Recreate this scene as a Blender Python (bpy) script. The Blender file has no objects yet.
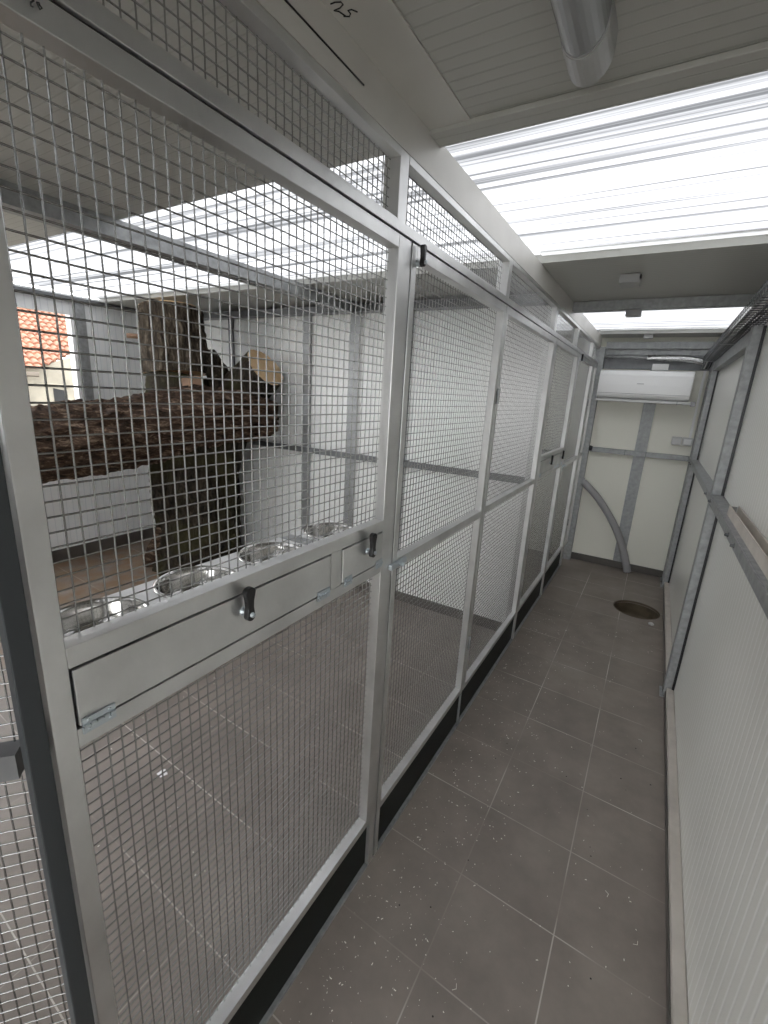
import bpy, bmesh, math, random
from mathutils import Vector, Matrix, noise
random.seed(7)
PI = math.pi
SC = bpy.context.scene
COL = SC.collection

# ------------------------------------------------------------------ helpers
class MB:
    def __init__(s): s.v = []; s.f = []; s.m = []
    def add(s, vs, fs, mi=0):
        n = len(s.v); s.v += [tuple(p) for p in vs]
        s.f += [tuple(i + n for i in f) for f in fs]; s.m += [mi] * len(fs)
        return s
    def box(s, a, b, mi=0):
        (x0, y0, z0), (x1, y1, z1) = a, b
        vs = [(x0,y0,z0),(x1,y0,z0),(x1,y1,z0),(x0,y1,z0),(x0,y0,z1),(x1,y0,z1),(x1,y1,z1),(x0,y1,z1)]
        fs = [(0,3,2,1),(4,5,6,7),(0,1,5,4),(1,2,6,5),(2,3,7,6),(3,0,4,7)]
        return s.add(vs, fs, mi)
    def tube(s, pts, r, n=8, caps=True, mi=0):
        pts = [Vector(p) for p in pts]; N = len(pts)
        rs = r if isinstance(r, (list, tuple)) else [r] * N
        t0 = (pts[1] - pts[0]).normalized()
        up = Vector((0,0,1)) if abs(t0.z) < .9 else Vector((0,1,0))
        u = t0.cross(up).normalized(); vs = []
        for i, p in enumerate(pts):
            t = ((pts[min(i+1, N-1)] - pts[max(i-1, 0)])).normalized()
            u = (u - t * u.dot(t)).normalized(); w = t.cross(u)
            for k in range(n):
                a = 2 * PI * k / n + PI / n
                vs.append(p + (u * math.cos(a) + w * math.sin(a)) * rs[i])
        fs = []
        for i in range(N - 1):
            for k in range(n):
                fs.append((i*n+k, i*n+(k+1) % n, (i+1)*n+(k+1) % n, (i+1)*n+k))
        if caps:
            fs.append(tuple(range(n))[::-1]); fs.append(tuple((N-1)*n + k for k in range(n)))
        return s.add(vs, fs, mi)
    def lathe(s, c, prof, n=32, axis='z', mi=0):
        vs = []; c = Vector(c)
        for (r, h) in prof:
            for k in range(n):
                a = 2*PI*k/n; x, y = r*math.cos(a), r*math.sin(a)
                d = {'z': (x, y, h), 'x': (h, x, y), 'y': (x, h, y)}[axis]
                vs.append(c + Vector(d))
        fs = []
        for i in range(len(prof) - 1):
            for k in range(n):
                fs.append((i*n+k, i*n+(k+1) % n, (i+1)*n+(k+1) % n, (i+1)*n+k))
        return s.add(vs, fs, mi)
    def prism(s, poly, axis, a, b, mi=0):
        # poly: 2D outline; axis: extrusion axis
        def P(p, h):
            return {'x': (h, p[0], p[1]), 'y': (p[0], h, p[1]), 'z': (p[0], p[1], h)}[axis]
        n = len(poly); vs = [P(p, a) for p in poly] + [P(p, b) for p in poly]
        fs = [tuple(range(n))[::-1], tuple(range(n, 2*n))]
        for k in range(n): fs.append((k, (k+1) % n, n+(k+1) % n, n+k))
        return s.add(vs, fs, mi)
    def build(s, name, mats, parent=None, smooth=None, bevel=0, loc=None):
        me = bpy.data.meshes.new(name)
        o = bpy.data.objects.new(name, me)
        vs = s.v
        me.from_pydata(vs, [], s.f)
        if smooth is None: smooth = name == 'wire_mesh'
        if not isinstance(mats, (list, tuple)): mats = [mats]
        for m in mats: me.materials.append(m)
        if len(mats) > 1:
            for p, i in zip(me.polygons, s.m): p.material_index = i
        if smooth:
            for p in me.polygons: p.use_smooth = True
        me.validate()
        bm = bmesh.new(); bm.from_mesh(me); bmesh.ops.recalc_face_normals(bm, faces=bm.faces)
        bm.to_mesh(me); bm.free()
        COL.objects.link(o)
        if parent is not None: o.parent = parent; o.location = -WP(parent)
        elif loc is not None:
            me.transform(Matrix.Translation(-Vector(loc))); o.location = loc
        if bevel:
            b = o.modifiers.new('bevel', 'BEVEL'); b.width = bevel; b.segments = 2; b.limit_method = 'ANGLE'
        return o

def WP(o):
    p = Vector((0,0,0))
    while o is not None: p += o.location; o = o.parent
    return p
def thing(name, label, cat, loc, group=None):
    o = bpy.data.objects.new(name, None); COL.objects.link(o); o.location = loc
    o.empty_display_size = .05
    return tag(o, label, cat, group)
def tag(o, label, cat, group=None, kind=None):
    o['label'] = label; o['category'] = cat
    if group: o['group'] = group
    if kind: o['kind'] = kind
    return o
def struct(o): o['kind'] = 'structure'; return o
def copy_tree(o, parent=None):
    c = o.copy(); COL.objects.link(c); c.parent = parent
    for ch in list(o.children): copy_tree(ch, c)
    return c

# ------------------------------------------------------------------ materials
def mat(name, col, rough=.5, metal=0., spec=.5, noise_s=0, noise_a=0., bump=0., bump_s=30, coat=0, stretch=None, col2=None):
    m = bpy.data.materials.new(name); m.use_nodes = True
    N = m.node_tree.nodes; L = m.node_tree.links; b = N['Principled BSDF']
    b.inputs['Base Color'].default_value = (*col, 1); b.inputs['Roughness'].default_value = rough
    b.inputs['Metallic'].default_value = metal; b.inputs['Specular IOR Level'].default_value = spec
    b.inputs['Coat Weight'].default_value = coat
    if noise_s or bump:
        tc = N.new('ShaderNodeTexCoord'); mp = N.new('ShaderNodeMapping')
        if stretch: mp.inputs['Scale'].default_value = stretch
        L.new(tc.outputs['Object'], mp.inputs['Vector'])
    if noise_s:
        n = N.new('ShaderNodeTexNoise'); n.inputs['Scale'].default_value = noise_s; n.inputs['Detail'].default_value = 5
        L.new(mp.outputs['Vector'], n.inputs['Vector'])
        r = N.new('ShaderNodeMapRange'); r.inputs['From Min'].default_value = .3; r.inputs['From Max'].default_value = .7
        L.new(n.outputs['Fac'], r.inputs['Value'])
        mx = N.new('ShaderNodeMix'); mx.data_type = 'RGBA'
        c2 = col2 or tuple(c * (1 - noise_a) for c in col)
        mx.inputs[6].default_value = (*col, 1); mx.inputs[7].default_value = (*c2, 1)
        L.new(r.outputs['Result'], mx.inputs[0]); L.new(mx.outputs[2], b.inputs['Base Color'])
    if bump:
        n2 = N.new('ShaderNodeTexNoise'); n2.inputs['Scale'].default_value = bump_s; n2.inputs['Detail'].default_value = 6
        L.new(mp.outputs['Vector'], n2.inputs['Vector'])
        bp = N.new('ShaderNodeBump'); bp.inputs['Strength'].default_value = bump; bp.inputs['Distance'].default_value = .01
        L.new(n2.outputs['Fac'], bp.inputs['Height']); L.new(bp.outputs['Normal'], b.inputs['Normal'])
    return m

ALU = mat('brushed_aluminium', (.72,.72,.71), .36, .9, noise_s=9, noise_a=.2, stretch=(1,1,1), bump=.05, bump_s=60)
WIRE = mat('galvanised_wire', (.38,.38,.375), .26, 1.0, noise_s=20, noise_a=.2)
GALV = mat('galvanised_steel', (.36,.37,.37), .5, .6, noise_s=35, noise_a=.28)
DPOST = mat('dull_dark_post', (.045,.05,.054), .5, .3)
GALVD = mat('dull_dark_steel', (.17,.175,.18), .45, .6, noise_s=20, noise_a=.2)
ZINC = mat('zinc_hinge_steel', (.55,.60,.64), .3, .9)
BLACK = mat('black_plastic', (.008,.008,.009), .35)
KICK = mat('dark_green_black_board', (.004,.0075,.006), .45, spec=.2, noise_s=9, noise_a=.4)
WHITE = mat('white_board', (.80,.80,.80), .35)
WPLAS = mat('white_plastic', (.80,.80,.79), .32)
GPLAS = mat('grey_plastic', (.33,.33,.34), .4)
LGPL = mat('light_grey_plastic', (.58,.58,.57), .45)
STEEL = mat('polished_stainless', (.50,.49,.47), .12, 1.0)
SKIRT = mat('dark_tile_skirting', (.10,.09,.08), .4, noise_s=8, noise_a=.3)
INK = mat('black_marker', (.01,.01,.01), .6)
CABLE = mat('grey_cable', (.22,.22,.22), .45)
CABLEW = mat('white_cable', (.62,.62,.60), .45)
FOIL = mat('crumpled_foil', (.7,.7,.7), .25, .95, bump=.9, bump_s=60)
CHAN = mat('pale_channel_reflection', (.60,.55,.49), .45, .1, noise_s=14, noise_a=.2)  # pinkish tone puts reflections on the aluminium into the colour
SEAL = mat('cream_edge_strip', (.52,.48,.43), .5, noise_s=12, noise_a=.2)

def ribbed(name, col, pitch, axis, rough=.4, strength=.35, linecol=None, linew=.12, spec=.5, dirt=.06, coat=0):
    """sandwich sheet with fine pressed lines along one direction; axis = coordinate the lines repeat over"""
    m = bpy.data.materials.new(name); m.use_nodes = True
    N = m.node_tree.nodes; L = m.node_tree.links; b = N['Principled BSDF']
    b.inputs['Roughness'].default_value = rough; b.inputs['Specular IOR Level'].default_value = spec
    b.inputs['Coat Weight'].default_value = coat; b.inputs['Coat Roughness'].default_value = .15
    g = N.new('ShaderNodeNewGeometry'); sp = N.new('ShaderNodeSeparateXYZ'); L.new(g.outputs['Position'], sp.inputs[0])
    d = N.new('ShaderNodeMath'); d.operation = 'DIVIDE'; d.inputs[1].default_value = pitch; L.new(sp.outputs['XYZ'.index(axis)], d.inputs[0])
    fr = N.new('ShaderNodeMath'); fr.operation = 'FRACT'; L.new(d.outputs[0], fr.inputs[0])
    s1 = N.new('ShaderNodeMath'); s1.operation = 'SUBTRACT'; s1.inputs[1].default_value = .5; L.new(fr.outputs[0], s1.inputs[0])
    ab = N.new('ShaderNodeMath'); ab.operation = 'ABSOLUTE'; L.new(s1.outputs[0], ab.inputs[0])
    mr = N.new('ShaderNodeMapRange'); mr.inputs['From Min'].default_value = .5 - linew; mr.inputs['From Max'].default_value = .5
    mr.interpolation_type = 'SMOOTHSTEP'; L.new(ab.outputs[0], mr.inputs['Value'])
    bp = N.new('ShaderNodeBump'); bp.inputs['Strength'].default_value = strength; bp.inputs['Distance'].default_value = .002; bp.invert = True
    L.new(mr.outputs['Result'], bp.inputs['Height']); L.new(bp.outputs['Normal'], b.inputs['Normal'])
    n = N.new('ShaderNodeTexNoise'); n.inputs['Scale'].default_value = 2.2; n.inputs['Detail'].default_value = 5; L.new(g.outputs['Position'], n.inputs['Vector'])
    mx = N.new('ShaderNodeMix'); mx.data_type = 'RGBA'
    mx.inputs[6].default_value = (*col, 1); mx.inputs[7].default_value = (*[c*(1-dirt) for c in col], 1)
    L.new(n.outputs['Fac'], mx.inputs[0])
    mx2 = N.new('ShaderNodeMix'); mx2.data_type = 'RGBA'; mx2.inputs[7].default_value = (*(linecol or col), 1)
    L.new(mx.outputs[2], mx2.inputs[6])
    ml = N.new('ShaderNodeMath'); ml.operation = 'MULTIPLY'; ml.inputs[1].default_value = .85 if linecol else 0
    L.new(mr.outputs['Result'], ml.inputs[0]); L.new(ml.outputs[0], mx2.inputs[0])
    L.new(mx2.outputs[2], b.inputs['Base Color'])
    return m
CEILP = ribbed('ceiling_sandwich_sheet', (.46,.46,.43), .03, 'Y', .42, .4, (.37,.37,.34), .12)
BACKP = ribbed('cream_sandwich_sheet_plain', (.82,.81,.715), .04, 'X', .45, .12, None, .1)
RIGHTP = ribbed('cream_multiwall_sheet', (.78,.775,.72), .040, 'Y', .3, .35, (.90,.90,.87), .22, coat=.35)  # pale lines put the reflections along the ribs into the colour
DIVP = ribbed('pale_grey_sandwich_sheet', (.88,.88,.865), .05, 'X', .4, .3, None, .1)
OUTP = ribbed('pale_grey_outer_sheet', (.78,.79,.79), .05, 'Y', .4, .4, (.6,.62,.64), .1)
FASC = mat('beige_fascia_sheet', (.60,.585,.55), .4, .2, noise_s=5, noise_a=.12)

def skylight_mat():
    m = bpy.data.materials.new('translucent_polycarbonate'); m.use_nodes = True
    N = m.node_tree.nodes; L = m.node_tree.links; N.remove(N['Principled BSDF']); out = N['Material Output']
    g = N.new('ShaderNodeNewGeometry'); mp = N.new('ShaderNodeMapping'); mp.inputs['Scale'].default_value = (.22, 30, 1)
    L.new(g.outputs['Position'], mp.inputs['Vector'])
    n = N.new('ShaderNodeTexNoise'); n.inputs['Scale'].default_value = 1.6; n.inputs['Detail'].default_value = 4; L.new(mp.outputs[0], n.inputs['Vector'])
    r = N.new('ShaderNodeMapRange'); r.inputs['From Min'].default_value = .48; r.inputs['From Max'].default_value = .64
    L.new(n.outputs['Fac'], r.inputs['Value'])
    mx = N.new('ShaderNodeMix'); mx.data_type = 'RGBA'
    mx.inputs[6].default_value = (.52,.52,.525,1); mx.inputs[7].default_value = (.19,.193,.197,1)
    L.new(r.outputs['Result'], mx.inputs[0])
    t = N.new('ShaderNodeBsdfTranslucent'); L.new(mx.outputs[2], t.inputs['Color'])
    gl = N.new('ShaderNodeBsdfGlossy'); gl.inputs['Roughness'].default_value = .3
    ms = N.new('ShaderNodeMixShader'); ms.inputs[0].default_value = .05
    L.new(t.outputs[0], ms.inputs[1]); L.new(gl.outputs[0], ms.inputs[2]); L.new(ms.outputs[0], out.inputs['Surface'])
    return m
SKYL = skylight_mat()
def edge_mat():
    m = bpy.data.materials.new('white_translucent_edge'); m.use_nodes = True
    N = m.node_tree.nodes; N.remove(N['Principled BSDF']); t = N.new('ShaderNodeBsdfTranslucent'); t.inputs['Color'].default_value = (.86,.86,.85,1)
    m.node_tree.links.new(t.outputs[0], N['Material Output'].inputs['Surface']); return m
EDGE = edge_mat()

def tile_mat():
    m = bpy.data.materials.new('taupe_floor_tile'); m.use_nodes = True
    N = m.node_tree.nodes; L = m.node_tree.links; b = N['Principled BSDF']
    g = N.new('ShaderNodeNewGeometry'); sp = N.new('ShaderNodeSeparateXYZ'); L.new(g.outputs['Position'], sp.inputs[0])
    def M(op, a, c=None, cl=False):
        n = N.new('ShaderNodeMath'); n.operation = op; n.use_clamp = cl
        for i, v in enumerate((a, c)):
            if v is None: continue
            if isinstance(v, (int, float)): n.inputs[i].default_value = v
            else: L.new(v, n.inputs[i])
        return n.outputs[0]
    x, y = sp.outputs[0], sp.outputs[1]
    ysh = M('ADD', y, M('MULTIPLY', M('ADD', x, .135), .045))
    def grid(c, off, per, w):
        d = M('DIVIDE', M('ADD', c, 30*per - off), per)
        a = M('ABSOLUTE', M('SUBTRACT', M('FRACT', M('ADD', d, .5)), .5))
        mr = N.new('ShaderNodeMapRange'); mr.interpolation_type = 'SMOOTHSTEP'
        mr.inputs['From Min'].default_value = w/per*.55; mr.inputs['From Max'].default_value = w/per*.35
        L.new(a, mr.inputs['Value']); return mr.outputs['Result'], d
    gx, dx = grid(x, .005, .30, .0042)
    gy, dy = grid(ysh, 1.148, .303, .0042)
    n1 = N.new('ShaderNodeTexNoise'); n1.inputs['Scale'].default_value = 1.7; n1.inputs['Detail'].default_value = 3; L.new(g.outputs['Position'], n1.inputs['Vector'])
    r1 = N.new('ShaderNodeMapRange'); r1.inputs['From Min'].default_value = .44; r1.inputs['From Max'].default_value = .60; r1.inputs['To Min'].default_value = .10; L.new(n1.outputs['Fac'], r1.inputs['Value'])
    gx = M('MULTIPLY', gx, M('ADD', M('MULTIPLY', M('GREATER_THAN', x, -.6), .7), .3))
    gr = M('MULTIPLY', M('MAXIMUM', gx, gy), r1.outputs['Result'])
    # tile body
    n2 = N.new('ShaderNodeTexNoise'); n2.inputs['Scale'].default_value = 5; n2.inputs['Detail'].default_value = 9; n2.inputs['Roughness'].default_value = .65; L.new(g.outputs['Position'], n2.inputs['Vector'])
    cr = N.new('ShaderNodeValToRGB'); cr.color_ramp.elements[0].position = .3; cr.color_ramp.elements[1].position = .72
    cr.color_ramp.elements[0].color = (.165,.140,.120,1); cr.color_ramp.elements[1].color = (.24,.205,.178,1)
    L.new(n2.outputs['Fac'], cr.inputs[0])
    cell = N.new('ShaderNodeCombineXYZ'); L.new(M('FLOOR', dx), cell.inputs[0]); L.new(M('FLOOR', dy), cell.inputs[1])
    wn = N.new('ShaderNodeTexWhiteNoise'); wn.noise_dimensions = '2D'; L.new(cell.outputs[0], wn.inputs['Vector'])
    hv = N.new('ShaderNodeHueSaturation'); L.new(cr.outputs[0], hv.inputs['Color'])
    L.new(M('ADD', M('MULTIPLY', wn.outputs['Value'], .10), .95), hv.inputs['Value'])
    # pale dust film in streaks
    n3 = N.new('ShaderNodeTexNoise'); n3.inputs['Scale'].default_value = 2.6; n3.inputs['Detail'].default_value = 8; L.new(g.outputs['Position'], n3.inputs['Vector'])
    r3 = N.new('ShaderNodeMapRange'); r3.inputs['From Min'].default_value = .5; r3.inputs['From Max'].default_value = .8; r3.inputs['To Max'].default_value = .35; L.new(n3.outputs['Fac'], r3.inputs['Value'])
    mx = N.new('ShaderNodeMix'); mx.data_type = 'RGBA'; L.new(r3.outputs['Result'], mx.inputs[0]); L.new(hv.outputs[0], mx.inputs[6]); mx.inputs[7].default_value = (.34,.30,.26,1)
    # brown sawdust trodden in round the tree
    vd = N.new('ShaderNodeVectorMath'); vd.operation = 'DISTANCE'; vd.inputs[1].default_value = (-3.5,1.7,0); L.new(g.outputs['Position'], vd.inputs[0])
    rd = N.new('ShaderNodeMapRange'); rd.inputs['From Min'].default_value = 1.5; rd.inputs['From Max'].default_value = .5; L.new(vd.outputs['Value'], rd.inputs['Value'])
    n4 = N.new('ShaderNodeTexNoise'); n4.inputs['Scale'].default_value = 9; n4.inputs['Detail'].default_value = 7; L.new(g.outputs['Position'], n4.inputs['Vector'])
    r4 = N.new('ShaderNodeMapRange'); r4.inputs['From Min'].default_value = .35; r4.inputs['From Max'].default_value = .6; L.new(n4.outputs['Fac'], r4.inputs['Value'])
    mx3 = N.new('ShaderNodeMix'); mx3.data_type = 'RGBA'; L.new(M('MULTIPLY', rd.outputs['Result'], r4.outputs['Result']), mx3.inputs[0])
    L.new(mx.outputs[2], mx3.inputs[6]); mx3.inputs[7].default_value = (.20,.125,.07,1)
    mx2 = N.new('ShaderNodeMix'); mx2.data_type = 'RGBA'; L.new(gr, mx2.inputs[0]); L.new(mx3.outputs[2], mx2.inputs[6]); mx2.inputs[7].default_value = (.50,.46,.41,1)
    L.new(mx2.outputs[2], b.inputs['Base Color'])
    b.inputs['Roughness'].default_value = .5
    bp = N.new('ShaderNodeBump'); bp.inputs['Strength'].default_value = .15; bp.inputs['Distance'].default_value = .002
    L.new(n2.outputs['Fac'], bp.inputs['Height']); L.new(bp.outputs[0], b.inputs['Normal'])
    return m
TILE = tile_mat()

def bark_mat(name, c1, c2, c3, stretch, scale=18, moss=None, bump=.9):
    m = bpy.data.materials.new(name); m.use_nodes = True
    N = m.node_tree.nodes; L = m.node_tree.links; b = N['Principled BSDF']; b.inputs['Roughness'].default_value = .85
    b.inputs['Specular IOR Level'].default_value = .2
    tc = N.new('ShaderNodeTexCoord'); mp = N.new('ShaderNodeMapping'); mp.inputs['Scale'].default_value = stretch
    L.new(tc.outputs['UV'] if False else tc.outputs['Object'], mp.inputs[0])
    n = N.new('ShaderNodeTexNoise'); n.inputs['Scale'].default_value = scale; n.inputs['Detail'].default_value = 8; n.inputs['Roughness'].default_value = .7; n.inputs['Distortion'].default_value = .6
    L.new(mp.outputs[0], n.inputs['Vector'])
    cr = N.new('ShaderNodeValToRGB'); e = cr.color_ramp.elements; e[0].position = .36; e[0].color = (*c1, 1); e[1].position = .72; e[1].color = (*c3, 1)
    k = e.new(.54); k.color = (*c2, 1); L.new(n.outputs['Fac'], cr.inputs[0]); last = cr.outputs[0]
    if moss:
        n2 = N.new('ShaderNodeTexNoise'); n2.inputs['Scale'].default_value = 3.5; n2.inputs['Detail'].default_value = 6; L.new(tc.outputs['Object'], n2.inputs['Vector'])
        r = N.new('ShaderNodeMapRange'); r.inputs['From Min'].default_value = .47; r.inputs['From Max'].default_value = .62; r.inputs['To Max'].default_value = .75; L.new(n2.outputs['Fac'], r.inputs['Value'])
        mx = N.new('ShaderNodeMix'); mx.data_type = 'RGBA'; L.new(r.outputs['Result'], mx.inputs[0]); L.new(last, mx.inputs[6]); mx.inputs[7].default_value = (*moss, 1); last = mx.outputs[2]
    L.new(last, b.inputs['Base Color'])
    bp = N.new('ShaderNodeBump'); bp.inputs['Strength'].default_value = bump; bp.inputs['Distance'].default_value = .03
    L.new(n.outputs['Fac'], bp.inputs['Height']); L.new(bp.outputs[0], b.inputs['Normal'])
    return m
BARK_M = bark_mat('mossy_dark_bark', (.007,.006,.005), (.035,.027,.019), (.10,.08,.055), (1,1,.35), 34, (.045,.042,.016))
BARK_L = bark_mat('reddish_furrowed_bark', (.010,.007,.005), (.080,.048,.031), (.34,.26,.19), (.35,.6,1.5), 26)
BARK_S = bark_mat('grey_brown_ridged_bark', (.014,.010,.007), (.085,.066,.046), (.30,.26,.20), (1,1,.25), 34)
def wood_mat(name, a, b_):
    m = bpy.data.materials.new(name); m.use_nodes = True
    N = m.node_tree.nodes; L = m.node_tree.links; b = N['Principled BSDF']; b.inputs['Roughness'].default_value = .7
    tc = N.new('ShaderNodeTexCoord'); n = N.new('ShaderNodeTexNoise'); n.inputs['Scale'].default_value = 9; n.inputs['Detail'].default_value = 6
    L.new(tc.outputs['Object'], n.inputs['Vector'])
    cr = N.new('ShaderNodeValToRGB'); e = cr.color_ramp.elements; e[0].position = .3; e[1].position = .7; e[0].color = (*a, 1); e[1].color = (*b_, 1)
    L.new(n.outputs['Fac'], cr.inputs[0]); L.new(cr.outputs[0], b.inputs['Base Color'])
    return m
CUT = wood_mat('fresh_cut_wood', (.50,.33,.17), (.72,.53,.32))
RAWW = wood_mat('bare_peeled_wood', (.16,.09,.055), (.28,.17,.10))

# ------------------------------------------------------------------ calibrated camera
F = 449.6624
R = [[.85529176,.51524072,.05479966],[.17806678,-.19296248,-.96491331],[-.48658835,.83504041,-.25678647]]
CAM = Vector((0,0,1.54))
def at(px, py, depth):
    a, b = (px-384)/F, (py-512)/F
    return CAM + Vector([R[0][i]*a + R[1][i]*b + R[2][i] for i in range(3)]) * depth
cd = bpy.data.cameras.new('camera'); cam = bpy.data.objects.new('camera', cd); COL.objects.link(cam)
cd.sensor_fit = 'HORIZONTAL'; cd.sensor_width = 36; cd.lens = 36*F/768; cd.clip_start = .02
M3 = Matrix((R[0], [-v for v in R[1]], [-v for v in R[2]])).transposed()
cam.matrix_world = Matrix.Translation(CAM) @ M3.to_4x4()
SC.camera = cam

# ------------------------------------------------------------------ dimensions (metres)
XF = -.57            # corridor face of the fence
XR = .335            # right wall sheet
XO = -4.15           # outer wall of the cages
YB = 4.77            # back wall
YD = 2.83            # divider between the cages
YE = -1.6            # end behind the camera
ZC = 2.13            # ceiling

# ------------------------------------------------------------------ setting
def floor_with_hole(cx, cy, r, n=48):
    m = MB(); h = .26
    sq = []; ci = []
    for k in range(n):
        a = 2*PI*k/n; c, s = math.cos(a), math.sin(a)
        q = h / max(abs(c), abs(s)); sq.append((cx+c*q, cy+s*q)); ci.append((cx+c*r, cy+s*r))
    vs = [(x, y, 0) for x, y in sq] + [(x, y, 0) for x, y in ci] + [(x, y, -.02) for x, y in ci]
    fs = [(k, (k+1) % n, n+(k+1) % n, n+k) for k in range(n)] + [(n+k, n+(k+1) % n, 2*n+(k+1) % n, 2*n+k) for k in range(n)]
    m.add(vs, fs)
    def q(x0, y0, x1, y1): m.add([(x0,y0,0),(x1,y0,0),(x1,y1,0),(x0,y1,0)], [(0,1,2,3)])
    X0, X1 = XO-.1, XR+.15
    q(X0, YE-.1, X1, cy-h); q(X0, cy+h, X1, YB+.1); q(X0, cy-h, cx-h, cy+h); q(cx+h, cy-h, X1, cy+h)
    return m.build('floor', TILE)
HX, HY, HR = .112, 3.83, .163
fl = struct(floor_with_hole(HX, HY, HR))

d = thing('drain_hole', 'round dark open drain hole sunk in the corridor floor tiles', 'drain hole', (HX, HY, 0))
MB().lathe((HX,HY,0), [(HR+.001,-.003),(HR+.001,-.10),(HR-.02,-.105),(0.001,-.11)], 48).build('pit_wall', mat('brown_pit_mud', (.14,.11,.07), .8, noise_s=12, noise_a=.5, bump=.5), d, True)
MB().lathe((HX,HY,0), [(HR+.001,-.012),(HR+.001,.0015),(HR-.006,.0015),(HR-.006,-.012)], 48).build('rim', mat('rust_brown_rim', (.10,.075,.05), .7), d, True)

# walls
o = struct(MB().box((XR, YE, 0), (XR+.05, YB, ZC+.02)).build('wall_right', RIGHTP))
o = struct(MB().box((XO, YB, 0), (XR, YB+.05, ZC+.02)).build('wall_back', BACKP))
m = MB()      # outer wall with a window opening, lengthened out of view for more light
wy0, wy1, wz0, wz1 = -1.2, 2.015, 1.12, 1.998
m.box((XO-.05, YE, 0), (XO, wy0, ZC+.02)); m.box((XO-.05, wy1, 0), (XO, YB, ZC+.02))
m.box((XO-.05, wy0, 0), (XO, wy1, wz0)); m.box((XO-.05, wy0, wz1), (XO, wy1, ZC+.02))
struct(m.build('wall_outer', OUTP))
w = bpy.data.objects.new('window_1', None); COL.objects.link(w); w.location = (XO, 1.4, wz0); w['kind'] = 'structure'
MB().box((XO-.06, wy1-.022, wz0), (XO+.012, wy1, wz1)).build('window_frame', WHITE, w)
MB().box((XO-.06, wy0, wz0-.02), (XO+.02, wy1, wz0)).build('window_sill', WHITE, w)
# end behind the camera: wall with the doorway the corridor opens through
m = MB(); m.box((XO, YE-.05, 0), (XF, YE, ZC+.02)); m.box((XF, YE-.05, 2.0), (XR, YE, ZC+.02))
struct(m.build('wall_front', DIVP))
# cage divider
struct(MB().box((XO, YD, 0), (XF-.07, YD+.04, ZC)).build('wall_divider', DIVP))

# ceiling: solid sheets and light sheets
def ceil_box(y0, y1, name='ceiling', mt=CEILP, z0=ZC, t=.05, x0=XO, x1=XR+.05):
    return struct(MB().box((x0, y0, z0), (x1, y1, z0+t)).build(name, mt))
ceil_box(YE, -1.30); ceil_box(-.15, 1.147); ceil_box(-1.30, -.15, 'ceiling_light_sheet', SKYL, ZC+.035, .008); ceil_box(2.235, 3.17); ceil_box(4.52, YB)  # light sheet behind the camera is unseen, added to brighten the near end
ceil_box(1.147, 2.235, 'ceiling_light_sheet', SKYL, ZC+.035, .008)
ceil_box(3.17, 4.52, 'ceiling_light_sheet', SKYL, ZC+.035, .008)
# edge trims of the solid sheets
def trim(n, a, b, mt): return struct(MB().box(a, b).build('trim_%d' % n, mt, bevel=.002))
trim(1, (XF, 1.085, ZC-.012), (XR, 1.150, ZC-.0005), CEILP)
trim(2, (XF, 2.185, ZC+.028), (XR, 2.234, ZC+.034), EDGE)
trim(3, (XF, 4.46, ZC+.028), (XR, 4.519, ZC+.034), EDGE)
trim(4, (XO, 2.185, ZC+.028), (XF-.05, 2.234, ZC+.034), EDGE)
# seam grooves of the ceiling sheets
# back-wall skirting and right skirting
struct(MB().box((XF-.03, YB-.012, 0), (XR-.001, YB-.0005, .068)).build('baseboard_back', SKIRT, bevel=.002))
b = struct(MB().box((.300, YE, 0), (XR-.0005, YB-.013, .052)).build('baseboard_right', SEAL, bevel=.004))
struct(MB().box((.2955, YE, .0), (.2998, YB-.013, .03)).build('baseboard_right_foot', SKIRT))
struct(MB().box((XO+.0005, YE, 0), (XO+.012, YD-.001, .105)).build('baseboard_outer', SKIRT))
struct(MB().box((XO+.013, YD-.012, 0), (XF-.09, YD-.0005, .07)).build('baseboard_divider', SKIRT))

# fascia sheet over the fence with a leaf folded onto the ceiling
f = thing('fascia_sheet', 'pale folded metal fascia along the top of the mesh fence', 'fascia', (XF, 1.7, 2.045))
MB().box((XF-.004, .0, 2.045), (XF+.001, 4.70, ZC-.0005)).build('upright_leaf', FASC, f)
MB().box((XF+.001, YE+.02, ZC-.004), (XF+.10, 1.084, ZC-.0006)).build('ceiling_leaf', FASC, f)
MB().box((XF+.0012, .1, 2.0765), (XF+.003, .815, 2.0785)).build('seam', INK, f)
def scribble(name, strokes, r, mt, parent):
    m = MB()
    for s in strokes: m.tube(s, r, 5)
    return m.build(name, mt, parent)
def on_plane(px, py, ax, val):
    dd = at(px, py, 1) - CAM; t = (val - CAM[ax]) / dd[ax]; return CAM + dd * t
zc = ZC - .0045
def S(pts, ax, val): return [on_plane(x, y, ax, val) for x, y in pts]
scribble('marker_writing', [S([(330.5,4),(335,2.3),(341,2),(343,4.5),(340,8),(334,10.5),(339,11.5),(346,16.5)], 2, zc),
                            S([(357.5,12),(351.5,9.5),(348,10.5),(350.5,13.5),(349.5,16.5),(343.5,16.3)], 2, zc)], .0011, INK, f)

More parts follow.
